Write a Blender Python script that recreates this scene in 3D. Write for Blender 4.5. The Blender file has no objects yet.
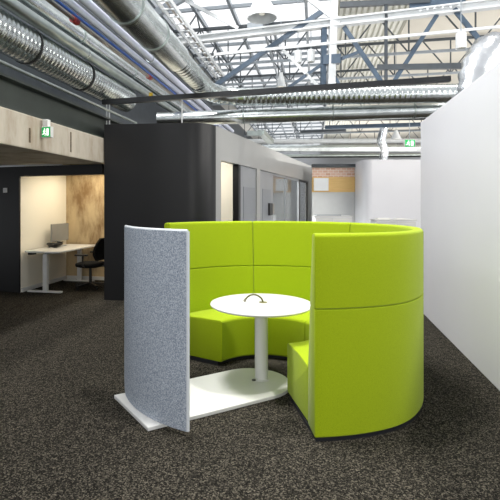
import bpy, bmesh, math, random
from mathutils import Vector, Matrix
random.seed(7)
S = bpy.context.scene
COL = S.collection
F, CX, CY, H = 465.0, 220.0, 204.0, 1.6          # focal length (px), principal point, eye height
V = Vector
WD = V((.2002, .9797, 0)); VD = V((.9797, -.2002, 0))   # hall axes: along and across


def hp(a, b, z=0):
    return VD * a + WD * b + V((0, 0, z))


def at(px, py, Y):
    return V(((px - CX) / F * Y, Y, H + (CY - py) / F * Y))


# ------------------------------------------------------------------ materials
def new_mat(name):
    m = bpy.data.materials.new(name); m.use_nodes = True
    nt = m.node_tree
    return m, nt, nt.nodes['Principled BSDF']


def flat(name, col, rough=.5, metal=0., spec=.5, var=.06, scale=6., bump=0., bscale=60.):
    m, nt, b = new_mat(name)
    tc = nt.nodes.new('ShaderNodeTexCoord')
    n = nt.nodes.new('ShaderNodeTexNoise'); n.inputs['Scale'].default_value = scale; n.inputs['Detail'].default_value = 4
    nt.links.new(tc.outputs['Object'], n.inputs['Vector'])
    r = nt.nodes.new('ShaderNodeValToRGB')
    r.color_ramp.elements[0].position = .3; r.color_ramp.elements[1].position = .7
    r.color_ramp.elements[0].color = (*[c * (1 - var) for c in col], 1)
    r.color_ramp.elements[1].color = (*[min(1, c * (1 + var)) for c in col], 1)
    nt.links.new(n.outputs['Fac'], r.inputs['Fac']); nt.links.new(r.outputs['Color'], b.inputs['Base Color'])
    b.inputs['Roughness'].default_value = rough; b.inputs['Metallic'].default_value = metal
    b.inputs['Specular IOR Level'].default_value = spec
    if bump:
        n2 = nt.nodes.new('ShaderNodeTexNoise'); n2.inputs['Scale'].default_value = bscale; n2.inputs['Detail'].default_value = 3
        nt.links.new(tc.outputs['Object'], n2.inputs['Vector'])
        bp = nt.nodes.new('ShaderNodeBump'); bp.inputs['Strength'].default_value = bump; bp.inputs['Distance'].default_value = .01
        nt.links.new(n2.outputs['Fac'], bp.inputs['Height']); nt.links.new(bp.outputs['Normal'], b.inputs['Normal'])
    return m


def speckle(name, stops, scale, rough=.95, bump=.4, spec=.1, detail=2, sheen=0.):
    m, nt, b = new_mat(name)
    tc = nt.nodes.new('ShaderNodeTexCoord')
    n = nt.nodes.new('ShaderNodeTexNoise'); n.inputs['Scale'].default_value = scale
    n.inputs['Detail'].default_value = detail; n.inputs['Roughness'].default_value = .7
    nt.links.new(tc.outputs['Object'], n.inputs['Vector'])
    r = nt.nodes.new('ShaderNodeValToRGB')
    e = r.color_ramp.elements
    while len(e) < len(stops): e.new(.5)
    for k, (p, c) in enumerate(stops):
        e[k].position = p; e[k].color = (*c, 1)
    nt.links.new(n.outputs['Fac'], r.inputs['Fac']); nt.links.new(r.outputs['Color'], b.inputs['Base Color'])
    b.inputs['Roughness'].default_value = rough; b.inputs['Specular IOR Level'].default_value = spec
    b.inputs['Sheen Weight'].default_value = sheen
    bp = nt.nodes.new('ShaderNodeBump'); bp.inputs['Strength'].default_value = bump; bp.inputs['Distance'].default_value = .006
    nt.links.new(n.outputs['Fac'], bp.inputs['Height']); nt.links.new(bp.outputs['Normal'], b.inputs['Normal'])
    return m


def carpet(name):
    m, nt, b = new_mat(name)
    tc = nt.nodes.new('ShaderNodeTexCoord')
    vo = nt.nodes.new('ShaderNodeTexVoronoi'); vo.inputs['Scale'].default_value = 140; vo.inputs['Randomness'].default_value = 1
    nt.links.new(tc.outputs['Object'], vo.inputs['Vector'])
    sp = nt.nodes.new('ShaderNodeSeparateColor'); nt.links.new(vo.outputs['Color'], sp.inputs['Color'])
    r = nt.nodes.new('ShaderNodeValToRGB'); e = r.color_ramp.elements; e.new(.5); e.new(.8)
    for k, (p, c) in enumerate(((.0, (.004, .0036, .003)), (.45, (.013, .0118, .0096)), (.75, (.045, .040, .031)), (1, (.125, .111, .086)))):
        e[k].position = p; e[k].color = (*c, 1)
    nt.links.new(sp.outputs[0], r.inputs['Fac']); nt.links.new(r.outputs['Color'], b.inputs['Base Color'])
    b.inputs['Roughness'].default_value = .95; b.inputs['Specular IOR Level'].default_value = .08
    bp = nt.nodes.new('ShaderNodeBump'); bp.inputs['Strength'].default_value = .35; bp.inputs['Distance'].default_value = .004
    nt.links.new(sp.outputs[1], bp.inputs['Height']); nt.links.new(bp.outputs['Normal'], b.inputs['Normal'])
    return m


def concrete(name, col, stain):
    m, nt, b = new_mat(name)
    tc = nt.nodes.new('ShaderNodeTexCoord')
    mp = nt.nodes.new('ShaderNodeMapping'); mp.inputs['Scale'].default_value = (1, 1, .35)
    nt.links.new(tc.outputs['Object'], mp.inputs['Vector'])
    n = nt.nodes.new('ShaderNodeTexNoise'); n.inputs['Scale'].default_value = 2.3; n.inputs['Detail'].default_value = 8
    n.inputs['Roughness'].default_value = .65
    nt.links.new(mp.outputs['Vector'], n.inputs['Vector'])
    r = nt.nodes.new('ShaderNodeValToRGB')
    e = r.color_ramp.elements; e.new(.5)
    e[0].position = .34; e[0].color = (*stain, 1)
    e[1].position = .5; e[1].color = (*[c * .85 for c in col], 1)
    e[2].position = .66; e[2].color = (*col, 1)
    nt.links.new(n.outputs['Fac'], r.inputs['Fac'])
    nt.links.new(r.outputs['Color'], b.inputs['Base Color'])
    b.inputs['Roughness'].default_value = .85
    bp = nt.nodes.new('ShaderNodeBump'); bp.inputs['Strength'].default_value = .25; bp.inputs['Distance'].default_value = .02
    nt.links.new(n.outputs['Fac'], bp.inputs['Height']); nt.links.new(bp.outputs['Normal'], b.inputs['Normal'])
    return m


def brick(name):
    m, nt, b = new_mat(name)
    tc = nt.nodes.new('ShaderNodeTexCoord')
    mp = nt.nodes.new('ShaderNodeMapping'); mp.inputs['Rotation'].default_value = (math.radians(90), 0, 0)
    t = nt.nodes.new('ShaderNodeTexBrick'); t.inputs['Scale'].default_value = 3
    t.inputs['Color1'].default_value = (.62, .36, .26, 1); t.inputs['Color2'].default_value = (.75, .52, .42, 1)
    t.inputs['Mortar'].default_value = (.8, .76, .7, 1)
    nt.links.new(tc.outputs['Object'], mp.inputs['Vector']); nt.links.new(mp.outputs['Vector'], t.inputs['Vector'])
    nt.links.new(t.outputs['Color'], b.inputs['Base Color']); b.inputs['Roughness'].default_value = .9
    return m


def wood(name):
    m, nt, b = new_mat(name)
    tc = nt.nodes.new('ShaderNodeTexCoord')
    mp = nt.nodes.new('ShaderNodeMapping'); mp.inputs['Scale'].default_value = (1, 1, 9)
    n = nt.nodes.new('ShaderNodeTexNoise'); n.inputs['Scale'].default_value = 3; n.inputs['Detail'].default_value = 6
    r = nt.nodes.new('ShaderNodeValToRGB')
    r.color_ramp.elements[0].color = (.62, .38, .12, 1); r.color_ramp.elements[1].color = (.8, .55, .22, 1)
    nt.links.new(tc.outputs['Object'], mp.inputs['Vector']); nt.links.new(mp.outputs['Vector'], n.inputs['Vector'])
    nt.links.new(n.outputs['Fac'], r.inputs['Fac']); nt.links.new(r.outputs['Color'], b.inputs['Base Color'])
    b.inputs['Roughness'].default_value = .5
    return m


def glass(name, tint, refl):
    m = bpy.data.materials.new(name); m.use_nodes = True
    nt = m.node_tree; nt.nodes.clear()
    o = nt.nodes.new('ShaderNodeOutputMaterial'); mx = nt.nodes.new('ShaderNodeMixShader')
    t = nt.nodes.new('ShaderNodeBsdfTransparent'); t.inputs['Color'].default_value = (*tint, 1)
    g = nt.nodes.new('ShaderNodeBsdfGlossy'); g.inputs['Roughness'].default_value = .03
    lw = nt.nodes.new('ShaderNodeLayerWeight'); lw.inputs['Blend'].default_value = .5
    pw = nt.nodes.new('ShaderNodeMath'); pw.operation = 'POWER'; pw.inputs[1].default_value = 5
    ma = nt.nodes.new('ShaderNodeMath'); ma.operation = 'MULTIPLY_ADD'; ma.inputs[1].default_value = refl; ma.inputs[2].default_value = .04
    nt.links.new(lw.outputs['Facing'], pw.inputs[0]); nt.links.new(pw.outputs[0], ma.inputs[0])
    nt.links.new(ma.outputs[0], mx.inputs['Fac'])
    nt.links.new(t.outputs['BSDF'], mx.inputs[1]); nt.links.new(g.outputs['BSDF'], mx.inputs[2])
    nt.links.new(mx.outputs['Shader'], o.inputs['Surface'])
    return m


def frosted(name):
    m = glass(name, (.97, .98, .99), .1); nt = m.node_tree
    o = [n for n in nt.nodes if n.type == 'OUTPUT_MATERIAL'][0]; mx = [n for n in nt.nodes if n.type == 'MIX_SHADER'][0]
    tl = nt.nodes.new('ShaderNodeBsdfTranslucent'); tl.inputs['Color'].default_value = (.95, .96, .97, 1)
    m2 = nt.nodes.new('ShaderNodeMixShader'); m2.inputs['Fac'].default_value = .45
    nt.links.new(mx.outputs['Shader'], m2.inputs[1]); nt.links.new(tl.outputs['BSDF'], m2.inputs[2])
    nt.links.new(m2.outputs['Shader'], o.inputs['Surface'])
    return m


def glow(name, col, s):
    m, nt, b = new_mat(name)
    b.inputs['Base Color'].default_value = (*col, 1)
    b.inputs['Emission Color'].default_value = (*col, 1); b.inputs['Emission Strength'].default_value = s
    return m


M = dict(
    carpet=carpet('carpet'),
    green=speckle('green_wool', [(.25, (.235, .32, .001)), (.5, (.315, .42, .002)), (.75, (.385, .485, .006))], 240, rough=.85, bump=.12, spec=.2, sheen=.1),
    felt=speckle('grey_felt', [(.34, (.17, .205, .26)), (.5, (.34, .38, .44)), (.66, (.56, .60, .65))], 105, bump=.25, detail=3),
    feltedge=flat('felt_cut_edge', (.62, .65, .68), .9, var=.05, scale=90),
    white=flat('white_paint', (.82, .83, .86), .38, var=.015, scale=2),
    wallwhite=flat('white_wall_panel', (.77, .77, .81), .3, var=.03, scale=.6),
    lacquer=flat('white_lacquer', (.66, .66, .645), .35, var=.01, scale=3),
    plinth=flat('black_plinth', (.012, .013, .017), .5),
    dark=flat('charcoal_wall', (.007, .007, .0078), .42, var=.08, scale=1.5, spec=.4),
    grey=flat('wall_lit_side', (.38, .38, .37), .35, var=.03, scale=1.5),  # side of the charcoal room, its brighter lighting put into the colour
    doorgrey=flat('grey_door', (.30, .315, .335), .35, var=.04, scale=2),
    doorgrey2=flat('grey_door_inset', (.24, .255, .28), .35, var=.04, scale=2),
    cream=flat('cream_wall', (.84, .80, .69), .7, var=.03, scale=1),
    concrete=concrete('concrete', (.50, .45, .37), (.30, .24, .17)),
    concrete2=concrete('stained_concrete', (.56, .43, .25), (.20, .12, .05)),
    greensteel=flat('green_steel', (.032, .040, .034), .45, var=.15, scale=3, bump=.15),
    blacksteel=flat('black_steel', (.008, .009, .011), .4),
    bluesteel=flat('blue_grey_steel', (.055, .085, .125), .45, var=.15, scale=8),
    darksteel=flat('dark_grey_steel', (.05, .06, .07), .5, var=.15, scale=8),
    greysteel=flat('grey_steel', (.26, .29, .32), .4, var=.12, scale=8),
    whitesteel=flat('white_steel', (.58, .60, .61), .35, var=.05, scale=8),
    galv=flat('galvanised_duct', (.62, .66, .66), .27, metal=1, var=.14, scale=5),
    galv2=flat('galvanised_green_grey', (.46, .51, .49), .33, metal=1, var=.14, scale=5),
    foil=flat('aluminium_foil', (.86, .88, .9), .25, metal=1, var=.06, scale=9, bump=1., bscale=9),
    lilac=flat('lilac_pipe', (.52, .55, .67), .3, var=.06, scale=9),
    blue=flat('blue_cable', (.03, .10, .42), .4),
    copper=flat('brown_pipe', (.40, .36, .31), .3, metal=.8),
    red=flat('red_valve', (.32, .02, .02), .4),
    yellow=flat('yellow_valve', (.75, .5, .03), .4),
    roof=flat('roof_white', (.80, .79, .75), .7, var=.04, scale=1),
    deck=flat('ribbed_deck', (.66, .66, .60), .55, var=.06, scale=1),
    beige=flat('beige_board', (.58, .55, .48), .7, var=.05, scale=.6),
    wood=wood('timber'), brick=brick('pale_brick'),
    board=flat('white_board', (.8, .82, .84), .3, var=.02),
    partition=flat('pale_grey_partition', (.55, .56, .56), .5, var=.03),
    frosted=frosted('frosted_rooflight'), glass=glass('clear_glass', (.96, .98, .99), .3), glass2=glass('partition_glass', (.88, .90, .90), .9),
    exitgreen=glow('exit_green', (.0, .36, .08), .35), exitwhite=glow('exit_white', (.9, .95, .9), .8),
    black=flat('black_plastic', (.012, .012, .012), .45), blackfab=speckle('black_mesh', [(.3, (.006, .006, .006)), (.7, (.02, .02, .02))], 150),
    chrome=flat('chrome', (.8, .8, .8), .15, metal=1), screen=flat('grey_screen', (.26, .26, .25), .25, var=.08, scale=3),
    olive=flat('olive_cable', (.10, .085, .025), .4), grommet=flat('olive_grommet', (.16, .15, .05), .5),
    paper=flat('paper', (.85, .84, .8), .8), lampglow=glow('lamp_reflector', (.9, .86, .75), .25),
    bolt=flat('bolt_dark', (.03, .03, .03), .4), rust=flat('rust_stain', (.10, .07, .04), .9, var=.4, scale=30),
)


# ------------------------------------------------------------------ mesh builder
class MB:
    def __init__(s): s.bm = bmesh.new()

    def quadbox(s, corners):
        vs = [s.bm.verts.new(c) for c in corners]
        for f in ((0, 3, 2, 1), (4, 5, 6, 7), (0, 1, 5, 4), (1, 2, 6, 5), (2, 3, 7, 6), (3, 0, 4, 7)):
            s.bm.faces.new([vs[i] for i in f])
        return s

    def obox(s, c, ax, ay, az):                      # centre and three half-axes
        c = V(c)
        return s.quadbox([c - ax - ay - az, c + ax - ay - az, c + ax + ay - az, c - ax + ay - az,
                          c - ax - ay + az, c + ax - ay + az, c + ax + ay + az, c - ax + ay + az])

    def box(s, lo, hi):
        lo, hi = V(lo), V(hi)
        return s.obox((lo + hi) / 2, V(((hi.x - lo.x) / 2, 0, 0)), V((0, (hi.y - lo.y) / 2, 0)), V((0, 0, (hi.z - lo.z) / 2)))

    def hbox(s, a0, a1, b0, b1, z0, z1):             # box in hall axes
        return s.obox(hp((a0 + a1) / 2, (b0 + b1) / 2, (z0 + z1) / 2), VD * (a1 - a0) / 2, WD * (b1 - b0) / 2, V((0, 0, (z1 - z0) / 2)))

    def bar(s, p, q, w, h=None):
        p, q = V(p), V(q); d = (q - p); L = d.length; d.normalize(); h = h or w
        up = V((0, 0, 1)) if abs(d.z) < .95 else V((0, 1, 0))
        x = d.cross(up).normalized(); y = x.cross(d).normalized()
        return s.obox((p + q) / 2, d * L / 2, x * w / 2, y * h / 2)

    def channel(s, p, q, w, h, t=.015):              # I-beam
        p, q = V(p), V(q); d = (q - p).normalized()
        up = V((0, 0, 1)) if abs(d.z) < .95 else V((0, 1, 0))
        x = d.cross(up).normalized(); y = x.cross(d).normalized()
        s.bar(p + y * (h - t) / 2, q + y * (h - t) / 2, w, t); s.bar(p - y * (h - t) / 2, q - y * (h - t) / 2, w, t)
        return s.bar(p, q, t, h - 2 * t)

    def tube(s, path, r, seg=12, caps=True, radii=None):
        path = [V(p) for p in path]; rings = []; px = None
        for i, p in enumerate(path):
            d = (path[min(i + 1, len(path) - 1)] - path[max(i - 1, 0)]).normalized()
            if px is None:
                px = d.cross(V((0, 0, 1)) if abs(d.z) < .9 else V((1, 0, 0))).normalized()
            else:
                px = (px - d * px.dot(d)).normalized()
            py = d.cross(px); rr = radii[i] if radii else r
            rings.append([s.bm.verts.new(p + (px * math.cos(t) + py * math.sin(t)) * rr) for t in [2 * math.pi * k / seg for k in range(seg)]])
        for a, b in zip(rings, rings[1:]):
            for k in range(seg): s.bm.faces.new((a[k], a[(k + 1) % seg], b[(k + 1) % seg], b[k]))
        if caps:
            s.bm.faces.new(rings[0][::-1]); s.bm.faces.new(rings[-1])
        return s

    def lathe(s, prof, c=(0, 0, 0), seg=40, axis=V((0, 0, 1))):
        c = V(c); z = V(axis).normalized(); x = z.orthogonal().normalized(); y = z.cross(x); rings = []
        for r, h in prof:
            if r < 1e-6: rings.append([s.bm.verts.new(c + z * h)])
            else: rings.append([s.bm.verts.new(c + z * h + (x * math.cos(t) + y * math.sin(t)) * r) for t in [2 * math.pi * k / seg for k in range(seg)]])
        for a, b in zip(rings, rings[1:]):
            for k in range(seg):
                k2 = (k + 1) % seg
                if len(a) == 1 and len(b) == 1: continue
                if len(a) == 1: s.bm.faces.new((a[0], b[k2], b[k]))
                elif len(b) == 1: s.bm.faces.new((a[k], a[k2], b[0]))
                else: s.bm.faces.new((a[k], a[k2], b[k2], b[k]))
        return s

    def prism(s, poly, z0, z1, bev=0.):
        n = len(poly)
        if bev:
            c = V((sum(p[0] for p in poly) / n, sum(p[1] for p in poly) / n))
            ins = []
            for p in poly:
                d = V((p[0] - c.x, p[1] - c.y)); L = d.length
                ins.append((c.x + d.x * (1 - bev / L), c.y + d.y * (1 - bev / L)))
            lv = [(poly, z0), (poly, z1 - bev), (ins, z1)]
        else: lv = [(poly, z0), (poly, z1)]
        rings = [[s.bm.verts.new((p[0], p[1], z)) for p in P] for P, z in lv]
        for a, b in zip(rings, rings[1:]):
            for k in range(n): s.bm.faces.new((a[k], a[(k + 1) % n], b[(k + 1) % n], b[k]))
        s.bm.faces.new(rings[0][::-1]); s.bm.faces.new(rings[-1])
        return s

    def loft(s, rings):                               # closed rings of points, capped
        R = [[s.bm.verts.new(p) for p in r] for r in rings]; n = len(R[0])
        for a, b in zip(R, R[1:]):
            for k in range(n): s.bm.faces.new((a[k], a[(k + 1) % n], b[(k + 1) % n], b[k]))
        s.bm.faces.new(R[0][::-1]); s.bm.faces.new(R[-1])
        return s

    def build(s, name, mat, parent=None, smooth=30, bevel=0., off=None):
        bmesh.ops.recalc_face_normals(s.bm, faces=s.bm.faces)
        root = parent
        while root is not None and root.parent is not None: root = root.parent
        o0 = V(root.location) if root is not None else (V(off) if off is not None else None)
        if o0 is not None:
            for v in s.bm.verts: v.co -= o0
        me = bpy.data.meshes.new(name); s.bm.to_mesh(me); s.bm.free()
        me.materials.append(mat)
        if smooth:
            for p in me.polygons: p.use_smooth = True
            me.set_sharp_from_angle(angle=math.radians(smooth))
        o = bpy.data.objects.new(name, me); COL.objects.link(o)
        if off is not None and parent is None: o.location = off
        if parent is not None: o.parent = parent
        if bevel:
            b = o.modifiers.new('Bevel', 'BEVEL'); b.width = bevel; b.segments = 2; b.limit_method = 'ANGLE'
        return o


def thing(name, loc, label, cat, group=None):
    o = bpy.data.objects.new(name, None); COL.objects.link(o); o.location = loc; o.empty_display_size = .1
    return tag(o, label, cat, group)


def tag(o, label, cat, group=None, kind=None):
    o['label'] = label; o['category'] = cat
    if group: o['group'] = group
    if kind: o['kind'] = kind
    return o


def struct(o, label=None):
    o['kind'] = 'structure'
    if label: o['label'] = label
    return o


def dup(root, loc, label, group=None):
    r = root.copy(); COL.objects.link(r); r.location = loc; r['label'] = label
    if group: r['group'] = group
    for ch in list(root.children):
        c = ch.copy(); COL.objects.link(c); c.parent = r
        for g in list(ch.children):
            d = g.copy(); COL.objects.link(d); d.parent = c
    return r


# ================================================================== SETTING
FE = .10
struct(MB().hbox(-10, 9, -4, 40, -FE, 0).build('floor', M['carpet'], smooth=0), 'dark speckled carpet floor')

# right-hand white room
struct(MB().hbox(1.546, 1.66, -4, 7.41, 0, 2.82).build('wall_right', M['wallwhite'], smooth=0, bevel=.006), 'long white panel wall on the right')
struct(MB().hbox(1.662, 6, 7.30, 7.41, 0, 2.82).build('wall_right_end', M['wallwhite'], smooth=0))
struct(MB().hbox(1.662, 6, -4, 7.298, 2.68, 2.76).build('ceiling_right', M['white'], smooth=0))

# mezzanine on the left
sl = MB(); sl.hbox(-10, -3.462, -4, 7.25, 2.28, 2.70)
slab = struct(sl.build('ceiling_mezzanine', M['concrete'], smooth=0, bevel=.012), 'raw concrete mezzanine slab edge')
struct(MB().hbox(-10, -4.3, -4, 40, 2.71, 6.2).build('wall_left', M['darksteel'], smooth=0))
struct(MB().channel(hp(-3.62, -4, 2.90), hp(-3.62, 9.6, 2.90), .26, .39, .03).build('trim_1', M['greensteel'], smooth=0), 'dark green steel beam on the concrete slab')

# office front wall in charcoal, with its opening
P0 = V((-3.62, 8.39, 0)); P1 = V((-1.985, 7.835, 0)); DD = (P1 - P0).normalized(); NN = V((-DD.y, DD.x, 0))


def seg(p, q, z0, z1, th, n):
    m = MB(); d = (q - p); m.obox((p + q) / 2 + n * th / 2 + V((0, 0, (z0 + z1) / 2)), d / 2, n * th / 2, V((0, 0, (z1 - z0) / 2))); return m


struct(seg(P0 - DD * 6, P0, 0, 2.275, .03, NN).build('wall_office_front', M['dark'], smooth=0), 'charcoal wall left of the office opening')
struct(seg(P0, P1, 2.10, 2.275, .12, NN).build('trim_2', M['dark'], smooth=0), 'charcoal header over the office opening')
struct(MB().hbox(-5.34, -5.224, 7.53, 9.1, 0, 2.26).build('wall_office_left', M['cream'], smooth=0), 'cream office side wall')
bk = MB().hbox(-5.32, -3.5, 9.1, 9.25, 0, 2.7)
struct(bk.build('wall_office_back', M['concrete2'], smooth=0), 'stained concrete wall at the back of the office')
# concrete pilaster at the back of the office
struct(MB().hbox(-3.82, -3.56, 8.85, 9.1, 0, 2.26).build('trim_3', M['cream'], smooth=0, bevel=.02), 'cream pier in the office corner')
struct(MB().hbox(-5.2, -3.5, 7.62, 9.1, 2.26, 2.3).build('ceiling_office', M['cream'], smooth=0))
struct(MB().hbox(-5.19, -3.83, 9.07, 9.1, 0, .07).build('baseboard_office', M['lacquer'], smooth=0))
struct(MB().hbox(-5.224, -5.20, 7.55, 9.07, 0, .07).build('baseboard_office_side', M['lacquer'], smooth=0))

# dark rounded meeting room
C0 = V((-1.93, 7.75, 0)); K = V((-.20, 7.53, 0)); SD = V((.388, 1, 0)).normalized(); FD = (K - C0).normalized()
TL = .36
T1 = K - FD * TL; T2 = K + SD * TL
arc = []
for i in range(15):                                    # quadratic blend of the rounded corner
    t = i / 14; arc.append((1 - t) ** 2 * T1 + 2 * t * (1 - t) * K + t * t * T2)
Q1 = V((3.35, 0, 0)); Q1 = V((-.2 + .388 * (16.62 - 7.53), 16.62, 0))


def strip(path, th, z0, z1):
    m = MB(); outer, inner = [], []
    for i, p in enumerate(path):
        d = (path[min(i + 1, len(path) - 1)] - path[max(i - 1, 0)]).normalized(); n = V((-d.y, d.x, 0))
        outer.append(p); inner.append(p + n * th)
    m.loft([[(o.x, o.y, z0), (o.x, o.y, z1), (i.x, i.y, z1), (i.x, i.y, z0)] for o, i in zip(outer, inner)])
    return m


DH, DT = 2.365, 2.925
struct(strip([C0, (C0 + T1) / 2] + arc, .12, 0, DT).build('wall_meeting_room_front', M['dark'], smooth=40), 'charcoal rounded corner wall of the meeting room')
struct(seg(C0 + WD * .125, C0 + WD * 3, 0, DT, .12, -VD * -1).build('wall_meeting_room_left', M['dark'], smooth=0))


def sidept(px):
    k = (px - CX) / F; Y = (-.2 - .388 * 7.53) / (k - .388); return V((k * Y, Y, 0))


SN = V((-SD.y, SD.x, 0))
struct(seg(T2, Q1, DH, DT, .12, SN).build('wall_meeting_room_side', M['grey'], smooth=0), 'grey wall band above the meeting room doors')
for i, (a, b) in enumerate(((None, 221), (238.6, 240.6), (257, 260.2), (308.5, 313))):
    p = T2 if a is None else sidept(a); q = Q1 if b == 313 else sidept(b)
    struct(seg(p, q, 0, DH, .12, SN).build('wall_meeting_room_pier', M['dark'] if i == 1 else M['grey'], smooth=0))
# cream room seen through the open doorway
struct(MB().box((-2.2, 9.55, 0), (.44, 9.65, 2.9)).build('wall_meeting_room_back', M['cream'], smooth=0))


def side_panel(name, px0, px1, z0, z1, inset, th, mat, parent=None):
    return seg(sidept(px0) + SN * inset, sidept(px1) + SN * inset, z0, z1, th, SN).build(name, mat, parent, smooth=0, bevel=.004)


for i, (x0, x1, i0, i1) in enumerate(((240.6, 257, 244.6, 256.2), (260.2, 274, 263.5, 272))):
    d = struct(side_panel('door_%d' % (i + 1), x0, x1, 0, DH - .004, .03, .05, M['doorgrey']), ('grey door beside the open doorway', 'grey door with a dark lock next to the glass wall')[i])
    side_panel('inset_panel', i0, i1, .25, 1.95, .022, .01, M['doorgrey2'], d)
    if i == 1:
        side_panel('handle', 269, 271.5, 1.33, 1.62, -.03, .06, M['bolt'], d)
        side_panel('handle', 272, 273.3, 1.36, 1.60, -.03, .06, M['copper'], d)
for i, (x0, x1) in enumerate(((274, 287), (287.2, 300), (300.6, 308.5))):
    w = bpy.data.objects.new('window_%d' % (i + 1), None); COL.objects.link(w); struct(w, 'floor to head glass wall panel of the meeting room')
    side_panel('pane', x0 + .3, x1 - .3, .05, DH - .06, .05, .012, M['glass2'], w)
    fm = MB()
    for (a, b, z0, z1) in ((x0, x0 + .35, .0, DH - .004), (x1 - .35, x1, .0, DH - .004), (x0, x1, DH - .06, DH - .004), (x0, x1, 0, .05)):
        p, q = sidept(a) + SN * .03, sidept(b) + SN * .03
        fm.obox((p + q) / 2 + SN * .025 + V((0, 0, (z0 + z1) / 2)), (q - p) / 2, SN * .025, V((0, 0, (z1 - z0) / 2)))
    fm.build('frame', M['doorgrey'] if i < 2 else M['bolt'], w, smooth=0)
# pale lining inside the glazed room
struct(seg(sidept(262) + SN * 2.4, sidept(320) + SN * 2.4, 0, 2.9, .1, SN).build('wall_glazed_room', M['white'], smooth=0))

# far parts of the hall
struct(MB().hbox(-10, 9, 40, 40.2, 0, 6.2).build('wall_far', M['white'], smooth=0))
struct(MB().box((4.27 + .25, 13.8, 0), (5.96 + 1.5, 13.95, 2.92)).build('wall_far_box', M['wallwhite'], smooth=0), 'white box room at the end of the aisle')
m = MB(); pts = []
for i in range(9):
    t = math.pi / 2 * i / 8; pts.append(V((4.52 - .25 * math.sin(t), 14.05 - .25 * math.cos(t), 0)))
struct(strip([V((4.27, 17.8, 0)), V((4.27, 14.6, 0))] + pts[::-1], .12, 0, 2.92).build('wall_far_box_side', M['wallwhite'], smooth=40))
struct(MB().box((4.4, 13.96, 2.84), (7.4, 17.8, 2.915)).build('ceiling_far_box', M['white'], smooth=0))
struct(MB().box((2.92, 14.7, 0), (4.26, 14.8, 1.977)).build('wall_far_partition', M['partition'], smooth=0))
struct(MB().box((2.92, 14.71, 2.45), (4.26, 14.8, 2.76)).build('wall_far_brick', M['brick'], smooth=0))
struct(MB().box((2.92, 14.62, 2.76), (4.26, 14.85, 2.86)).build('trim_4', M['darksteel'], smooth=0))
struct(MB().box((2.92, 14.68, 1.977), (4.26, 14.8, 2.45)).build('trim_5', M['wood'], smooth=0), 'timber band across the far partition')

# roof: glazed strip, ribbed deck, smooth boards
Zr = 6.2
rb = MB()
b = 9.3
struct(MB().hbox(-10, -3.62, 9.3, 40, Zr, Zr + .12).build('ceiling', M['roof'], smooth=0))
dk = MB(); na = 24
a0, a1 = .45, 2.24
prof = []
n = 13
for i in range(n):
    x = a0 + (a1 - a0) * i / n; w = (a1 - a0) / n
    prof += [(x, Zr), (x + w * .35, Zr), (x + w * .5, Zr + .07), (x + w * .85, Zr + .07)]
prof.append((a1, Zr))
lo = [dk.bm.verts.new(hp(x, 9.3, z)) for x, z in prof]; hi = [dk.bm.verts.new(hp(x, 40, z)) for x, z in prof]
for k in range(len(prof) - 1): dk.bm.faces.new((lo[k], lo[k + 1], hi[k + 1], hi[k]))
dko = dk.build('ceiling_deck', M['deck'], smooth=0); sm = dko.modifiers.new('Solidify', 'SOLIDIFY'); sm.thickness = .02
struct(dko, 'ribbed metal roof deck')
struct(MB().hbox(2.24, 9, 9.3, 40, Zr - .05, Zr + .1).build('ceiling_boards', M['beige'], smooth=0))
sk = bpy.data.objects.new('window_4', None); COL.objects.link(sk); struct(sk, 'long glazed rooflight with steel glazing bars')
MB().hbox(-3.62, .45, 9.3, 40, Zr + .02, Zr + .03).build('pane', M['frosted'], sk, smooth=0)
gb = MB()
for a in (-3.6, -2.75, -1.9, -1.05, -.2, .42): gb.hbox(a - .035, a + .035, 9.3, 40, Zr - .10, Zr + .015)
bb = 9.35
while bb < 40:
    gb.hbox(-3.6, .45, bb - .03, bb + .03, Zr - .07, Zr + .01); bb += 1.25
gb.build('glazing_bars', M['greysteel'], sk, smooth=0)

# ================================================================== SOFA BOOTH
PC = V((.45, 4.30))
TAB = [(-86, 1.182), (-80, 1.192), (-67, 1.232), (-54.6, 1.282), (-46.8, 1.306), (-39, 1.312), (-23, 1.312), (0, 1.29), (39, 1.25), (90, 1.205), (120, 1.22), (150, 1.25)]


def rout(th):
    for i in range(len(TAB) - 1):
        if th <= TAB[i + 1][0] or i == len(TAB) - 2:
            (x0, y0), (x1, y1) = TAB[i], TAB[i + 1]
            m0 = (y1 - TAB[i - 1][1]) / (x1 - TAB[i - 1][0]) if i > 0 else (y1 - y0) / (x1 - x0)
            m1 = (TAB[i + 2][1] - y0) / (TAB[i + 2][0] - x0) if i + 2 < len(TAB) else (y1 - y0) / (x1 - x0)
            h = x1 - x0; t = (th - x0) / h
            return (2 * t ** 3 - 3 * t * t + 1) * y0 + (t ** 3 - 2 * t * t + t) * h * m0 + (3 * t * t - 2 * t ** 3) * y1 + (t ** 3 - t * t) * h * m1


def rin(th): return .44 + .07 * (th + 80) / 225


def polar(r, th, z):
    a = math.radians(th); return V((PC.x + r * math.cos(a), PC.y + r * math.sin(a), z))


def inset_poly(pl, d):
    n = len(pl); A = sum(pl[i][0] * pl[(i + 1) % n][1] - pl[(i + 1) % n][0] * pl[i][1] for i in range(n)); s = 1 if A > 0 else -1
    out = []
    for i in range(n):
        a, b, c = V(pl[i - 1]), V(pl[i]), V(pl[(i + 1) % n])
        e1, e2 = (b - a).normalized(), (c - b).normalized()
        nn = V((-(e1.y + e2.y), e1.x + e2.x)) * s
        if nn.length < 1e-6: out.append(tuple(b)); continue
        out.append(tuple(b + nn.normalized() * d))
    return out


def arcpts(cx, cz, r, t0, t1, n):
    return [(cx + r * math.cos(math.radians(t0 + (t1 - t0) * i / n)), cz + r * math.sin(math.radians(t0 + (t1 - t0) * i / n))) for i in range(n + 1)]


GZ = .89


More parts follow.
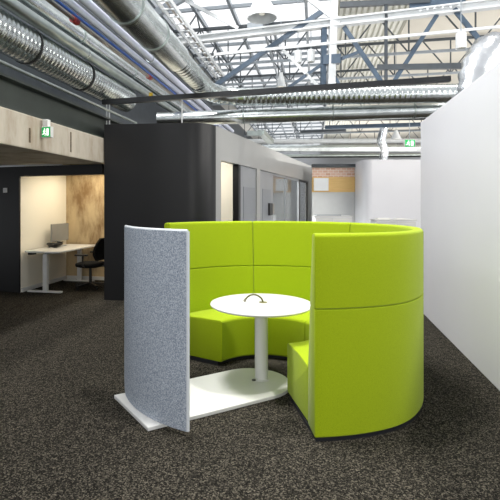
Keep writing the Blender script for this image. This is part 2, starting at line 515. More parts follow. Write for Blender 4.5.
def back_profile(th):
    R = rout(th); p = [(R - .010, .024), (R, .034), (R, .5), (R, GZ - .008), (R - .014, GZ), (R, GZ + .008), (R, 1.2)]
    p += arcpts(R - .028, 1.372, .028, 0, 90, 5)
    p += arcpts(R - .060, 1.372, .028, 90, 180, 5)
    def inn(z): return R - .088 - .115 * (1.372 - z) / (1.372 - .45)
    p += [(inn(1.15), 1.15), (inn(GZ + .009), GZ + .009), (inn(GZ) + .014, GZ), (inn(GZ - .009), GZ - .009), (inn(.6), .6), (inn(.45), .45), (R - .205, .03)]
    return p


def seat_profile(th):
    R = rout(th) - .208; r = rin(th)
    return [(R, .04), (R, .40)] + arcpts(R - .02, .42, .02, 0, 90, 2) + [((R + r) / 2, .45)] + arcpts(r + .035, .415, .035, 90, 180, 5) + [(r, .25), (r + .004, .055), (r + .016, .04)]


def sweep(fn, t0, t1, n=18, e=.012, skew=0):
    rings = []
    da = math.degrees(e / 1.2); db = math.degrees(e * .3 / 1.2)
    for i, th in enumerate([t0, t0 + db] + [t0 + da + (t1 - t0 - 2 * da) * k / n for k in range(n + 1)] + [t1 - db, t1]):
        p = fn(th)
        if i == 0 or i == n + 4: p = inset_poly(p, e)
        elif i == 1 or i == n + 3: p = inset_poly(p, e * .3)
        w = skew * max(0, 1 - (th - t0) / (t1 - t0))
        rings.append([polar(r, th + w * max(0, 1 - (r - .44) / .74), z) for r, z in p])
    return MB().loft(rings)


booth = thing('sofa_booth', (PC.x, PC.y, 0), 'lime green curved high-back booth sofa wrapped around the white table', 'sofa')
cuts = [147.5, 93.5, 36, -21, -81]
for i in range(4):
    t1, t0 = cuts[i], cuts[i + 1]
    sweep(back_profile, t0 + .06, t1 - .06, skew=5.2 if i == 3 else 0).build('backrest', M['green'], booth, smooth=35)
    sweep(seat_profile, t0 + .06, t1 - .06, skew=5.2 if i == 3 else 0).build('seat', M['green'], booth, smooth=35)
pl = MB(); rings = []
for k in range(61):
    th = -80.4 + (147 + 80.4) * k / 60
    w = 5.2 * (1 - k / 60) ** 4
    rings.append([polar(r, th + w * max(0, 1 - (r - .44) / .74), z) for r, z in ((rin(th) + .05, 0), (rout(th) - .006, 0), (rout(th) - .006, .023), (rin(th) + .05, .039))])
pl.loft(rings).build('plinth', M['plinth'], booth, smooth=35)

# ================================================================== TABLE with base plate
TX, TY = .372, 4.185
table = thing('meeting_table', (TX, TY, 0), 'round white pedestal table on a long white floor plate inside the booth', 'table')
tz = .708
MB().lathe([(0, tz - .026), (.40, tz - .026), (.444, tz - .022), (.457, tz - .014), (.460, tz - .007), (.457, tz - .001), (.453, tz), (0, tz)], (TX, TY, 0), 72).build('tabletop', M['lacquer'], table, smooth=40)
MB().lathe([(.11, tz - .034), (.11, tz - .0265), (0, tz - .0265)], (TX, TY, 0), 32).build('mounting_disc', M['greysteel'], table)
MB().lathe([(0, .0305), (.075, .0305), (.075, .036), (.059, .038), (.059, tz - .034), (0, tz - .034)], (TX, TY, 0), 40).build('column', M['lacquer'], table)
B = V((-.506, 3.266)); U = V((.868, .4965)); N = V((-.4965, .868)); W_ = .685
poly = [B, B + U * 1.08]
for k in range(1, 18):
    t = -math.pi / 2 + math.pi * k / 18; c = B + U * 1.10 + N * W_ / 2; poly.append(c + U * math.cos(t) * W_ / 2 + N * math.sin(t) * W_ / 2)
poly += [B + U * 1.08 + N * W_, V((-.869, 3.822))]
MB().prism([(p.x, p.y) for p in poly], .004, .030, .004).build('base_plate', M['lacquer'], table)
MB().lathe([(0, 0), (.02, 0), (.016, .008), (0, .008)], (TX - .07, TY - .045, .0305), 12).build('bolt', M['bolt'], table)
MB().lathe([(.0, tz + .0005), (.038, tz + .0005), (.038, tz + .003), (.03, tz + .004), (0, tz + .002)], (TX + .02, TY + .03, 0), 24).build('cable_grommet', M['grommet'], table)
cable = []
for i in range(15):
    t = i / 14; cable.append(V((.225 + .165 * t, 4.235 - .01 * t, tz + .006 + .062 * math.sin(math.pi * t) ** .6)))
cb = MB().tube(cable, .008, 10).build('power_cable', M['olive'], table)
MB().tube([V((.217, 4.236, tz + .007)), V((.222, 4.2355, tz + .012)), V((.231, 4.235, tz + .028))], .0095, 10).build('plug', M['copper'], cb)

# ================================================================== FELT SCREEN
FC = V((.287, 4.205)); FR = 1.118; ft0, ft1 = 242.8, 195.8
screen = thing('felt_screen', (-.5, 3.4, 0), 'curved grey-blue felt privacy screen standing on the white floor plate', 'screen')


def felt_mesh(r0, r1, inset):
    z0, z1, n = .031, 1.412, 40; rings = []
    for k in range(n + 1):
        s = k / n; th = math.radians(ft0 + (ft1 - ft0) * s); L = (1 - s) * FR * math.radians(ft0 - ft1)
        rc = .10; zb = z0
        if L < rc: zb = z0 + rc - math.sqrt(max(0, rc * rc - (rc - L) ** 2))
        rings.append([(FC.x + r * math.cos(th), FC.y + r * math.sin(th), z) for r, z in ((r1, zb + inset), (r1, z1 - inset), (r0, z1 - inset), (r0, zb + inset))])
    return MB().loft(rings)


felt_mesh(FR - .011, FR + .013, 0).build('felt_sheet', M['felt'], screen, smooth=30, bevel=.003)
ed = MB(); z = 1.412
def fp(th, r, z): return V((FC.x + r * math.cos(math.radians(th)), FC.y + r * math.sin(math.radians(th)), z))
ed.tube([fp(ft0 + .15, FR + .001, .034), fp(ft0 + .15, FR + .001, 1.41)], .0125, 8)
ed.tube([fp(ft0 + (ft1 - ft0) * k / 30, FR + .001, 1.413) for k in range(31)], .0115, 8)
ed.tube([fp(ft1 - .15, FR + .001, .14), fp(ft1 - .15, FR + .001, 1.41)], .0125, 8)
ed.build('edge_binding', M['feltedge'], screen)
MB().tube([fp(214, FR - .03, .0305), fp(214, FR - .03, .06)], .012, 8).build('foot_bracket', M['greysteel'], screen)

# ================================================================== DUCTS AND PIPES
def along(px, py, z, Y0, Y1, n=2):
    Ya = (z - H) * F / (CY - py); Xa = (px - CX) / F * Ya
    return [V((Xa + .2043 * (Y - Ya), Y, z)) for Y in [Y0 + (Y1 - Y0) * i / (n - 1) for i in range(n)]]


def ribbed(path, r, pitch, depth, seg=24):
    """spiral duct: rings every pitch with a raised seam"""
    out = []; rad = []
    for p, q in zip(path, path[1:]):
        L = (q - p).length; n = max(1, int(L / pitch))
        for i in range(n):
            for f, rr in ((0, r), (.55, r), (.68, r + depth), (.86, r + depth)):
                out.append(p.lerp(q, (i + f) / n)); rad.append(rr)
    out.append(path[-1]); rad.append(r)
    return MB().tube(out, r, seg, radii=rad)


def duct(name, mb, mat, label, cat='duct', group=None):
    c = V((0, 0, 0)); n = 0
    for v in mb.bm.verts: c += v.co; n += 1
    c /= n
    return tag(mb.build(name, mat, None, smooth=50, off=c), label, cat, group)


def clamps(o, path, r, ts, mat):
    for t in ts:
        p = path[0].lerp(path[-1], t); d = (path[-1] - path[0]).normalized()
        MB().lathe([(r, -.012), (r + .012, -.012), (r + .012, .012), (r, .012)], p, 24, d).build('clamp', mat, o)


p = along(0, 31, 3.7, 2.2, 9.4)
o = duct('spiral_duct', ribbed(p, .235, .085, .007), M['galv'], 'wide ribbed spiral duct running beside the dark green beam')
clamps(o, p, .24, (.55, .75), M['bolt'])
p = along(9, 3, 3.95, 2.5, 16)
o = duct('air_duct', MB().tube(p, .08, 18), M['galv2'], 'thin grey duct just above the wide ribbed duct'); clamps(o, p, .08, (.2, .35), M['galv'])
p = along(35, 4, 4.22, 2.5, 16)
o = duct('air_duct', MB().tube(p, .12, 20), M['galv'], 'bright smooth silver duct left of the brown pipe'); clamps(o, p, .12, (.22, .35, .5), M['galv2'])
p = along(50, 1, 3.85, 2.5, 15)
o = duct('water_pipe', MB().tube(p, .026, 12), M['copper'], 'thin brown metal pipe carrying a red valve', 'pipe')
v = at(68, 13.5, 5.4)
q = p[0].lerp(p[1], .255)
MB().lathe([(0, -.05), (.05, -.05), (.05, .05), (0, .05)], q, 12, V((.2, .98, 0))).build('valve', M['red'], o)
MB().bar(q + V((-.06, 0, .02)), q + V((.03, .02, .07)), .02).build('valve_lever', M['red'], o)
q = p[0].lerp(p[1], .46)
MB().lathe([(0, -.05), (.045, -.05), (.045, .05), (0, .05)], q, 12, V((.2, .98, 0))).build('valve', M['red'], o)
p = along(57.5, 1, 3.84, 2.5, 15)
duct('data_cable', MB().tube(p, .017, 10), M['blue'], 'bright blue cable run beside the lilac pipe', 'cable')
p = along(67, 0, 3.9, 2.5, 15)
duct('lagged_pipe', MB().tube(p, .045, 14), M['lilac'], 'slim lilac lagged pipe next to the blue cable', 'pipe')
p = along(84, 0, 3.95, 2.5, 15)
o = duct('lagged_pipe', MB().tube(p, .055, 14), M['lilac'], 'thicker lilac lagged pipe beside the big silver duct', 'pipe')
clamps(o, p, .055, (.4, .6), M['galv'])
p = along(92, 0, 4.15, 2.5, 15)
duct('cable_tray', MB().bar(p[0], p[1], .10, .05), M['darksteel'], 'dark narrow cable tray in the shade of the big duct', 'cable tray')
# big smooth duct, then its ribbed flexible end that turns across the hall
Zb = 3.68
p = along(121, 0, Zb, 2.0, 6.6)
o = duct('main_duct', MB().tube(p, .20, 32), M['galv'], 'large smooth silver duct coming down from the top edge'); clamps(o, p, .20, (.62, .80), M['galv2'])
p2 = along(121, 0, Zb, 6.63, 8.3, 6)
YT = 9.0
cr = [p2[-1]]
e0 = p2[-1]; e2 = V((e0.x + .95, YT + .02, Zb)); e1 = V((e0.x + .15, YT + .1, Zb))
bend = [(1 - t) ** 2 * e0 + 2 * t * (1 - t) * e1 + t * t * e2 for t in [i / 8 for i in range(9)]]
endx = at(470, 95, 8.1)
ln = bend[-1]; far_end = V((5.4, 8.3, 3.60))
duct('spiral_duct', ribbed(p2 + bend[1:] + [far_end], .168, .09, .006), M['galv'], 'ribbed silver duct crossing the hall under the black beam')
p = [at(158, 119.5, 9.35), V((5.6, 8.65, 3.40))]
o = duct('air_duct', MB().tube(p, .14, 28), M['galv'], 'smooth silver duct lying below the ribbed crossing duct'); clamps(o, p, .14, (.25, .5, .72), M['galv2'])
p = [at(185, 121.5, 9.6), at(470, 118, 8.9)]
duct('pipe_rail', MB().bar(p[0], p[1], .05, .05), M['darksteel'], 'thin dark rail under the two crossing ducts', 'rail')
p = along(178, 50, 4.05, 4.0, 8.6)
duct('vent_pipe', MB().tube(p, .075, 18), M['whitesteel'], 'white pipe hugging the right flank of the large silver duct', 'pipe')
p = along(0, 61.5, 3.2, 2.5, 9.2)
duct('conduit', MB().tube(p, .022, 10), M['galv2'], 'slim grey conduit running along the top of the dark green beam', 'pipe')
# cable ladder
lad = thing('cable_ladder', (-.5, 8, 4.6), 'white cable ladder running beside the large silver duct', 'cable ladder')
pa = along(156, 0, 4.6, 4.5, 11); pb = along(170, 0, 4.6, 4.5, 11)
for pp in (pa, pb): MB().bar(pp[0], pp[1], .025, .07).build('rail', M['whitesteel'], lad, smooth=0)
for i in range(1, 22): MB().bar(pa[0].lerp(pa[1], i / 22), pb[0].lerp(pb[1], i / 22), .03, .02).build('rung', M['whitesteel'], lad, smooth=0)
MB().tube([x.lerp(y, .5) + V((0, 0, .04)) for x, y in zip(pa, pb)], .02, 8).build('cable', M['copper'], lad)

# black crossing beam and rods
bp0, bp1 = at(103, 102.5, 8.15), at(450, 79.0, 7.4)
beam = thing('black_beam', bp0, 'long black steel beam crossing the hall in front of the ducts', 'beam')
MB().bar(bp0, bp1, .10, .085).build('web', M['blacksteel'], beam, smooth=0)
for px in (107, 110, 188):
    t = (px - 103) / 347; q = bp0.lerp(bp1, t); MB().tube([q, V((q.x, q.y, 2.93))], .012, 8).build('hanger_rod', M['whitesteel'], beam)
q = bp0.lerp(bp1, .15)
MB().lathe([(0, -.035), (.035, -.035), (.035, .035), (0, .035)], q + V((0, 0, .075)), 12).build('valve', M['yellow'], beam)

# foil flexible elbow above the right wall
path = []
for i in range(23):
    t = i / 22; e0, e1, e2, e3 = V((4.5, 6.9, 3.62)), V((3.75, 6.4, 3.98)), V((3.44, 6.3, 3.75)), V((3.42, 6.3, 2.79))
    path.append((1 - t) ** 3 * e0 + 3 * t * (1 - t) ** 2 * e1 + 3 * t * t * (1 - t) * e2 + t ** 3 * e3)
rad = [.21 + (.02 if i % 2 else -.015) for i in range(23)]
duct('foil_duct', MB().tube(path, .2, 22, radii=rad), M['foil'], 'crinkled silver foil duct elbow dropping behind the right white wall')
path = [at(384, 128, 14.3), at(381, 141, 14.3), at(385, 150, 14.3), V((5.03, 14.35, 2.935))]
duct('foil_duct', MB().tube(path, .13, 16, radii=[.12, .14, .12, .13]), M['foil'], 'small silver foil duct dropping onto the far white box')

# far crossing ducts
for (py0, py1, Y, r, mat, lab) in ((148, 148, 17.5, .13, 'galv', 'long silver crossing duct far above the glazed room'),
                                   (141.5, 140.5, 19, .10, 'whitesteel', 'white crossing duct highest of the distant ducts'),
                                   (156.5, 155, 19.5, .08, 'galv2', 'dull grey crossing duct lowest of the distant ducts')):
    p = [at(236, py0, Y), at(440, py1, Y - .5)]
    duct('air_duct', MB().tube(p, r, 16), M[mat], lab)
o = duct('steel_rail', MB().channel(at(325, 127.5, 12.5), at(425, 124.5, 12), .1, .10), M['bluesteel'], 'blue-grey steel rail below the crossing ducts on the right', 'beam')
duct('steel_rail', MB().channel(at(300, 132, 14), at(346, 130, 13.8), .08, .08), M['darksteel'], 'short dark steel rail left of the small foil duct', 'beam')
# rectangular duct corner above the dark wall
duct('air_duct', MB().bar(at(247, 133.5, 14), at(262, 133.5, 14), .2, .14).bar(at(261, 132, 14), at(271, 142, 15.5), .2, .14), M['galv2'], 'angular grey sheet-metal duct just above the dark wall edge')


# ================================================================== ROOF STEEL
def tp(px, py):                                    # point in the plane of the near frame
    k = (px - CX) / F; Y = 9.967 / (1 + .333 * k); return at(px, py, Y)


tr = thing('roof_frame', tp(331, 86), 'nearest roof frame with a white chord, blue-grey braces and white post', 'roof truss')
MB().channel(tp(168, 42.8), tp(510, 2.0), .15, .16, .03).build('chord', M['whitesteel'], tr, smooth=0)
for (x0, y0, x1, y1, w, mt) in ((212, 88, 327, 8, .10, 'bluesteel'), (148, 18, 184, -3, .17, 'greysteel'), (344, 27, 382, 83, .085, 'bluesteel'),
                                (437, 15, 393, 83, .075, 'bluesteel'), (454, 9, 486, 48, .085, 'bluesteel'), (186, 1, 238, 28, .07, 'whitesteel'),
                                (309, -2, 340, 22, .12, 'whitesteel'), (283, 50, 320, 88, .06, 'whitesteel'), (288, 88, 324, 63, .06, 'bluesteel'),
                                (331, 63, 359, 52, .06, 'bluesteel'), (331, 71, 341, 87, .06, 'bluesteel')):
    MB().bar(tp(x0, y0), tp(x1, y1), w * .6, w).build('brace', M[mt], tr, smooth=0)
MB().bar(tp(386, 4), tp(386, 85), .05).build('post', M['darksteel'], tr, smooth=0)
MB().channel(tp(324, 28), tp(323, 88), .10, .10, .03).build('post', M['bluesteel'], tr, smooth=0)
MB().bar(tp(334, -4), tp(331, 88), .14, .14).build('post', M['whitesteel'], tr, smooth=0)
MB().bar(tp(340, 5), tp(430, .5), .08, .10).build('upper_chord', M['darksteel'], tr, smooth=0)
MB().bar(tp(377, 67.5), tp(466, 66), .08, .10).build('tie_beam', M['darksteel'], tr, smooth=0)
gp = MB(); 
for (x, y) in ((418, 12), (425, 10.5), (432, 9.5), (440, 8.7), (448, 8), (456, 7)):
    gp.lathe([(0, -.02), (.022, -.02), (.022, .0), (0, .0)], tp(x, y) + V((0, -.09, -.02)), 8, V((0, 1, 0)))
plate = MB().obox(tp(437, 3), V((.45, -.15, -.03)), V((0, .01, 0)), V((0, 0, .12))).build('gusset_plate', M['bluesteel'], tr, smooth=0)
gp.build('rivets', M['whitesteel'], plate)
MB().obox(tp(255, 27), V((.16, -.05, 0)), V((0, .01, 0)), V((0, 0, .10))).build('gusset_plate', M['greysteel'], tr, smooth=0)
MB().obox(tp(331, 60), V((.16, -.05, 0)), V((0, .08, 0)), V((0, 0, .09))).build('gusset_plate', M['bluesteel'], tr, smooth=0)

duct('lighting_track', MB().bar(at(214, 54.5, 9.25), at(512, 25.5, 8.3), .035, .05), M['whitesteel'], 'thin white lighting track slung under the nearest roof frame', 'track')

labs = ['second roof truss seen through the rooflight bars', 'third roof truss, behind the pair of white cylinder lamps', 'fourth roof truss deeper down the hall', 'fifth roof truss just above the ducts', 'sixth roof truss far down the hall', 'hindmost roof truss near the far white wall']
for i, bv in enumerate((11.6, 13.6, 16.2, 19.5, 24, 30)):
    t = thing('roof_truss', hp(-1.5, bv, 5.2), labs[i], 'roof truss', 'slim lattice roof trusses')
    zt, zl = 6.08, 5.15
    MB().bar(hp(-3.6, bv, zt), hp(8, bv, zt), .05, .07).build('upper_chord', M['darksteel'], t, smooth=0)
    MB().bar(hp(-3.6, bv, zl), hp(8, bv, zl), .05, .06).build('lower_chord', M['greysteel'], t, smooth=0)
    wb = MB(); x = -3.6; k = 0
    while x < 7.9:
        z0, z1 = (zl, zt) if k % 2 == 0 else (zt, zl)
        wb.bar(hp(x, bv, z0), hp(x + .72, bv, z1), .03)
        if k % 2 == 0: wb.bar(hp(x, bv, zl), hp(x, bv, zt), .03)
        x += .72; k += 1
    wb.build('web', M['darksteel'], t, smooth=0)
labs = ['long lattice girder under the rooflight, left', 'long lattice girder under the middle of the rooflight', 'long lattice girder under the ribbed deck edge']
for i, av in enumerate((-2.75, -1.05, .42)):
    t = thing('lattice_girder', hp(av, 14, 5.5), labs[i], 'girder', 'lengthwise lattice girders')
    MB().bar(hp(av, 9.6, 5.25), hp(av, 34, 5.25), .04, .05).build('lower_chord', M['greysteel'], t, smooth=0)
    wb = MB(); y = 9.6; k = 0
    while y < 30:
        wb.bar(hp(av, y, 5.25 if k % 2 == 0 else 6.1), hp(av, y + 1.1, 6.1 if k % 2 == 0 else 5.25), .03); y += 1.1; k += 1
    wb.build('web', M['darksteel'], t, smooth=0)


# ================================================================== LAMPS
bl = at(262, 18.5, 9.0)
lamp = thing('pendant_lamp', bl, 'large silver bell pendant lamp at the top edge, above the white chord', 'lamp')
R = .275
MB().lathe([(R, 0), (R + .012, .0), (R * .99, .06), (R * .86, .20), (R * .62, .31), (R * .34, .37), (R * .34, .39), (R * .32, .37), (R * .58, .295), (R * .8, .19), (R * .95, .06), (R, 0)], bl, 40).build('lamp_shade', M['whitesteel'], lamp, smooth=40)
MB().lathe([(0, .36), (.09, .36), (.10, .42), (.10, .58), (.07, .62), (0, .62)], bl, 24).build('gear_housing', M['greysteel'], lamp)
MB().lathe([(0, .06), (.05, .08), (.07, .14), (.05, .22), (.03, .30), (0, .31)], bl, 20).build('bulb', M['lampglow'], lamp)
MB().tube([bl + V((0, 0, .62)), V((bl.x, bl.y, 6.15))], .01, 8).build('cord', M['black'], lamp)


def small_lamp(px, py, Y, r, h, label, cone=False, top=6.15):
    c = at(px, py, Y)
    t = thing('spot_lamp', c, label, 'lamp', 'small white ceiling lamps')
    if cone: pr = [(r, -h / 2), (r * .98, -h / 2 + .02), (r * .35, h / 2 - .04), (r * .3, h / 2), (0, h / 2)]
    else: pr = [(r * .9, -h / 2), (r, -h / 2), (r, h / 2 - .02), (r * .9, h / 2), (0, h / 2)]
    MB().lathe([(r * .85, -h / 2 + .01)] + pr, c, 24).build('lamp_shade', M['whitesteel'], t, smooth=40)
    MB().lathe([(0, -h / 2 + .03), (r * .84, -h / 2 + .03), (r * .84, -h / 2 + .045), (0, -h / 2 + .045)], c, 24).build('diffuser', M['lampglow'], t)
    MB().tube([c + V((0, 0, h / 2)), V((c.x, c.y, top))], .008, 6).build('cord', M['greysteel'], t)
    return t


small_lamp(298, 57, 9.5, .075, .25, 'white cylinder lamp, left of the pair by the white post')
small_lamp(311, 56, 9.5, .075, .25, 'white cylinder lamp, nearer the white post of the pair')
small_lamp(281, 80, 10.5, .12, .34, 'white cone lamp hanging just above the black beam', True)
small_lamp(461, 40.8, 8.4, .09, .28, 'white cylinder lamp hanging under the beige roof boards', top=6.1)
small_lamp(396, 135, 13.2, .15, .26, 'white cone lamp left of the far green exit sign', True)


# ================================================================== EXIT SIGNS
def exit_sign(c, x, w, h, label, hang):
    """c centre of the face, x the unit direction to the right along the face"""
    c = V(c); x = V(x).normalized(); n = V((x.y, -x.x, 0)); z = V((0, 0, 1))
    t = thing('exit_sign', c, label, 'sign')
    MB().obox(c - n * .03, x * (w / 2 + .008), n * .028, z * (h / 2 + .008)).build('housing', M['lacquer'], t, smooth=0, bevel=.004)
    MB().obox(c, x * w / 2, n * .002, z * h / 2).build('green_face', M['exitgreen'], t, smooth=0)
    P = lambda u, v: c + n * .004 + x * (u * w / 2) + z * (v * h / 2)
    pm = MB()
    pm.lathe([(0, 0), (h * .08, 0), (h * .08, .002), (0, .002)], P(-.28, .58), 14, n)
    for (u0, v0, u1, v1, s) in ((-.30, .4, -.38, -.05, .13), (-.32, .32, -.08, .1, .07), (-.36, .36, -.62, .12, .07), (-.38, -.05, -.12, -.3, .09),
                                (-.12, -.3, -.2, -.75, .08), (-.38, -.05, -.55, -.4, .09), (-.55, -.4, -.85, -.45, .08)):
        d = (P(u1, v1) - P(u0, v0)); L = d.length; d.normalize(); pm.obox((P(u0, v0) + P(u1, v1)) / 2, d * (L / 2 + h * .02), d.cross(n) * s * h / 2, n * .001)
    # doorway and arrow
    pm.obox(P(.42, -.02), x * w * .13, n * .001, z * h * .36)
    pm.build('pictogram', M['exitwhite'], t, smooth=0)
    if hang:
        MB().tube([c - n * .03 + z * h / 2, c - n * .03 + z * (h / 2 + hang)], .008, 6).build('hanger', M['greysteel'], t)
    else:
        MB().obox(c - n * .035 - x * w * .15 + z * (h / 2 + .055), x * w * .33, n * .03, z * .045).build('lamp_housing', M['lacquer'], t, smooth=0, bevel=.008)
    return t


sgp = at(46, 132, 5.95)
exit_sign(sgp, V((.96, -.28, 0)), .125, .125, 'green exit sign fixed to the concrete slab edge on the left', 0)
exit_sign(at(410, 143.3, 11.0), V((1, 0, 0)), .235, .165, 'green exit sign hanging above the far white box', 1.6)
# rusty joint streaks on the slab edge
for (b_, z0, z1, w) in ((5.17, 2.36, 2.54, .018), (6.16, 2.35, 2.64, .016)):
    MB().hbox(-3.4622, -3.459, b_ - w, b_ + w, z0, z1).build('joint_streak', M['rust'], slab, smooth=0)

# ================================================================== OFFICE
desk = thing('office_desk', hp(-4.8, 8.25), 'white height-adjustable desk inside the left office', 'desk')
dz = .752


def rrect(a0, a1, b0, b1, r):
    out = []
    for (ca, cb, t0) in ((a1 - r, b0 + r, -90), (a1 - r, b1 - r, 0), (a0 + r, b1 - r, 90), (a0 + r, b0 + r, 180)):
        for k in range(7):
            t = math.radians(t0 + 15 * k); q = hp(ca + r * math.cos(t), cb + r * math.sin(t)); out.append((q.x, q.y))
    return out


MB().prism(rrect(-5.17, -4.44, 7.50, 9.04, .1), dz - .028, dz, .003).build('desktop', M['lacquer'], desk)
for bb_ in (7.62, 8.86):
    lg = MB().hbox(-4.82, -4.74, bb_ - .035, bb_ + .035, .03, dz - .06).build('leg', M['lacquer'], desk, smooth=0, bevel=.004)
    MB().hbox(-5.13, -4.46, bb_ - .035, bb_ + .035, .001, .03).build('foot', M['lacquer'], lg, smooth=0, bevel=.004)
MB().hbox(-4.80, -4.76, 7.62, 8.86, dz - .065, dz - .029).build('crossbar', M['greysteel'], desk, smooth=0)
MB().hbox(-5.10, -5.02, 7.56, 7.70, dz - .075, dz - .029).build('control_box', M['black'], desk, smooth=0)
mon = thing('monitor', hp(-5.08, 8.6, dz), 'flat grey screen standing at the wall end of the office desk', 'monitor')
MB().hbox(-5.09, -5.06, 8.28, 8.92, dz + .10, dz + .45).build('display', M['screen'], mon, smooth=0, bevel=.005)
MB().hbox(-5.11, -5.09, 8.56, 8.64, dz + .006, dz + .3).build('neck', M['greysteel'], mon, smooth=0)
MB().hbox(-5.15, -4.98, 8.48, 8.72, dz + .001, dz + .008).build('stand_base', M['greysteel'], mon, smooth=0)
cbm = MB()
for j in range(5):
    cpt = []
    for k in range(25):
        t = 2 * math.pi * k / 24; cpt.append(hp(-4.96 + (.07 + .012 * j) * math.cos(t), 8.22 + (.15 + .01 * j) * math.sin(t), dz + .022 + .014 * j + .008 * math.sin(3 * t + j)))
    cbm.tube(cpt, .011, 8)
tag(cbm.build('cable_coil', M['black'], None, off=hp(-4.96, 8.22, dz)), 'black coiled cables heaped on the office desk', 'cable')
sw = thing('light_switch', at(5.5, 190.5, 8.66), 'small white light switch on the charcoal wall at the left edge', 'switch')
kq = (5.5 - CX) / F; tq = (kq * P0.y - P0.x) / (DD.x - kq * DD.y); pq = P0 + DD * tq
sw.location = V((pq.x, pq.y, H + (CY - 190.3) / F * pq.y)) - NN * .008
sl_ = V(sw.location)
MB().obox(sl_, DD * .043, NN * .007, V((0, 0, .043))).build('plate', M['lacquer'], sw, smooth=0, bevel=.003)
MB().obox(sl_ - NN * .008, DD * .02, NN * .003, V((0, 0, .025))).build('rocker', M['partition'], sw, smooth=0)

chc = hp(-4.20, 8.2)
ch = thing('office_chair', chc, 'black swivel office chair half hidden at the desk in the left office', 'chair')
for k in range(5):
    t = math.radians(20 + 72 * k); d = V((math.cos(t), math.sin(t), 0))
    lg = MB().bar(chc + V((0, 0, .095)), chc + d * .30 + V((0, 0, .065)), .045, .03).build('base_arm', M['black'], ch, smooth=0)
    MB().lathe([(0, -.012), (.028, -.012), (.028, .012), (0, .012)], chc + d * .30 + V((0, 0, .029)), 14, d.cross(V((0, 0, 1)))).build('castor', M['black'], lg)
MB().lathe([(0, .08), (.04, .08), (.028, .12), (.025, .40), (0, .40)], chc, 16).build('gas_lift', M['black'], ch)
rows = []
for (z, s) in ((.40, .70), (.42, .95), (.455, 1.0), (.48, .96), (.49, .8)):
    ring = []
    for k in range(28):
        t = 2 * math.pi * k / 28; c_, s_ = math.cos(t), math.sin(t)
        ring.append(chc + VD * (.25 * s * math.copysign(abs(c_) ** .6, c_)) + WD * (.25 * s * math.copysign(abs(s_) ** .6, s_)) + V((0, 0, z)))
    rows.append(ring)
MB().loft(rows).build('seat', M['blackfab'], ch, smooth=60)
rows = []
for k in range(9):
    t = k / 8; z = .54 + .42 * t; wd = .22 * (1 - .35 * t ** 3) * (.8 + .2 * min(1, t * 4)); off = .24 + .06 * t - .04 * math.sin(math.pi * t)
    rows.append([chc + VD * (off + dx + .05 * (abs(wy) / .22) ** 2 * -1) + WD * wy + V((0, 0, z)) for dx, wy in ((-.02, -wd), (-.02, 0), (-.02, wd), (.025, wd), (.025, 0), (.025, -wd))])
MB().loft(rows).build('backrest', M['blackfab'], ch, smooth=60)
MB().tube([chc + VD * .1 + V((0, 0, .41)), chc + VD * .31 + V((0, 0, .43)), chc + VD * .31 + V((0, 0, .7))], .02, 10).build('back_support', M['black'], ch)
for s in (-1, 1):
    am = MB().tube([chc + WD * s * .2 + V((0, 0, .42)), chc + WD * s * .3 + V((0, 0, .45)), chc + WD * s * .3 + V((0, 0, .64))], .016, 10).build('armrest', M['black'], ch)
    MB().obox(chc + WD * s * .3 - VD * .03 + V((0, 0, .655)), VD * .12, WD * .04, V((0, 0, .015))).build('arm_pad', M['black'], am, smooth=0, bevel=.01)

# ================================================================== FAR FURNITURE
wbd = thing('whiteboard', V((3.2, 14.65, 2.2)), 'white board mounted at the left end of the timber band', 'whiteboard')
MB().box((2.96, 14.65, 2.02), (3.42, 14.679, 2.42)).build('board', M['board'], wbd, smooth=0)
for (nm, px0, px1, pyt, Y, lab) in (('sideboard', 315.5, 352, 216, 13.2, 'white sideboard below the far partition, left of the white box'),
                                    ('storage_cabinet', 376, 416, 219.5, 11.6, 'low white cabinet in front of the far white box')):
    q0, q1 = at(px0, pyt, Y), at(px1, pyt, Y); zt = q0.z
    cbt = thing(nm, V(((q0.x + q1.x) / 2, Y, 0)), lab, 'cabinet')
    MB().box((q0.x, Y, .08), (q1.x, Y + .45, zt - .03)).build('body', M['white'], cbt, smooth=0)
    MB().box((q0.x - .02, Y - .02, zt - .03), (q1.x + .02, Y + .47, zt)).build('top', M['lacquer'], cbt, smooth=0)
    MB().box((q0.x + .04, Y + .04, .001), (q1.x - .04, Y + .4, .08)).build('plinth', M['plinth'], cbt, smooth=0)
    for k in range(2):
        xa = q0.x + (q1.x - q0.x) * (k / 2) + .01; xb = q0.x + (q1.x - q0.x) * ((k + 1) / 2) - .01
        dr = MB().box((xa, Y - .016, .1), (xb, Y - .001, zt - .05)).build('door', M['lacquer'], cbt, smooth=0)
        xh = xb - .05 if k == 0 else xa + .05
        MB().box((xh - .008, Y - .035, zt * .55), (xh + .008, Y - .017, zt * .55 + .14)).build('handle', M['greysteel'], dr, smooth=0)
    if nm == 'sideboard':
        tag(MB().box((q0.x + .05, Y + .08, zt + .001), (q0.x + .75, Y + .38, zt + .045)).build('document_tray', M['doorgrey'], smooth=0), 'grey flat tray lying on the far white sideboard', 'tray')
    else:
        tag(MB().box((q0.x + .08, Y + .1, zt + .001), (q0.x + .40, Y + .33, zt + .03)).build('paper_stack', M['paper'], smooth=0), 'stack of paper on the left of the low white cabinet', 'paper')
        tag(MB().box((q0.x + .55, Y + .1, zt + .001), (q0.x + .80, Y + .30, zt + .02)).build('paper_stack', M['paper'], smooth=0), 'thinner stack of paper on the right of the low white cabinet', 'paper')

# ================================================================== LIGHT
def sun(rot_dir, s, ang, col):
    l = bpy.data.lights.new('Sun', 'SUN'); l.energy = s; l.angle = math.radians(ang); l.color = col
    o = bpy.data.objects.new('Sun', l); COL.objects.link(o); o.location = (0, 2, 12)
    o.rotation_euler = V(rot_dir).to_track_quat('-Z', 'Y').to_euler(); return o


sun((-.31, .13, -1), 1.9, 4, (1, .97, .92))


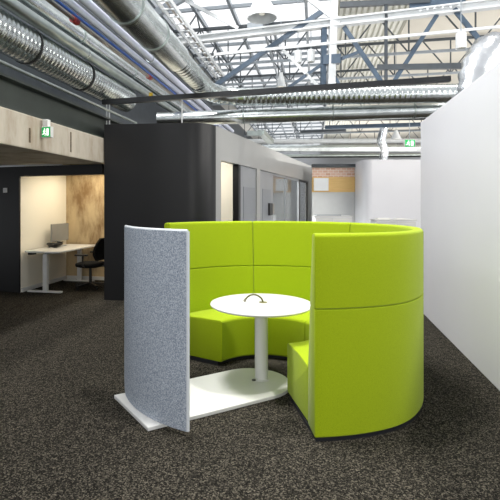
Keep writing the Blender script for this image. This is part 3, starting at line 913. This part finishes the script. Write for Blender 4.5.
def area(name, loc, dr, sx, sy, e, col):
    l = bpy.data.lights.new(name, 'AREA'); l.shape = 'RECTANGLE'; l.size = sx; l.size_y = sy; l.energy = e; l.color = col
    o = bpy.data.objects.new(name, l); COL.objects.link(o); o.location = loc
    o.rotation_euler = V(dr).to_track_quat('-Z', 'Y').to_euler(); return o


area('OfficeLamp', hp(-4.2, 8.35, 2.25), (0, 0, -1), 1.3, 1.3, 32, (1, .88, .68))
area('MeetingRoomLamp', (-.6, 8.7, 2.85), (0, 0, -1), .8, .6, 45, (1, .93, .82))
area('RightFill', hp(9, 6, 5.0), (-.98, .2, -.12), 14, 2.2, 1000, (1, .97, .92))  # added fill from the right for ducts and slab edge, no real window
area('RoofLight', hp(-1.9, 5.0, 6.0), (.85, -.12, -.62), 4, 1.4, 90, (.97, .98, 1))
area('SkyPatch', hp(-2.6, 4.2, 11.5), (.33, .02, -.94), 2.4, 2.4, 1350, (1, .98, .95))
area('LeftFill', hp(-4.2, 1.5, 4.6), (.98, -.1, -.25), 5, 1.6, 220, (.92, .96, 1))  # added fill towards the right wall, the left wall is solid here
area('RearFill', hp(.2, -3.6, 2.4), (.1, 1, -.12), 3.0, 2.0, 110, (1, .98, .95))  # added frontal fill behind the camera for the sofa's near panel
area('DeckFill', hp(3.5, 15, 3.2), (-.1, 0, 1), 8, 10, 330, (1, .97, .93))  # added upward fill to brighten the roof, no fitting there
area('FarFill', hp(2, 27, 3.6), (0, -.1, 1), 10, 10, 700, (1, .98, .95))  # added upward fill that lifts the distant hall, not a fitting
area('GlazedRoomLamp', tuple(sidept(288) + SN * 1.1 + V((0, 0, 2.88))), (0, 0, -1), 1.2, 1.2, 240, (1, .97, .93))

w = bpy.data.worlds.new('World'); S.world = w; w.use_nodes = True
bg = w.node_tree.nodes['Background']; bg.inputs['Color'].default_value = (.93, .96, 1, 1); bg.inputs['Strength'].default_value = .7

cam = bpy.data.cameras.new('Camera'); co = bpy.data.objects.new('Camera', cam); COL.objects.link(co)
co.location = (0, 0, H); co.rotation_euler = (math.radians(90), 0, 0)
cam.sensor_width = 36; cam.lens = F / 500 * 36; cam.shift_x = (250 - CX) / 500; cam.shift_y = (CY - 250) / 500
cam.clip_start = .05; cam.clip_end = 200
S.camera = co
S.view_settings.view_transform = 'Standard'; S.view_settings.look = 'None'; S.view_settings.gamma = 1
S.view_settings.exposure = 0.0
S.view_settings.use_curve_mapping = False
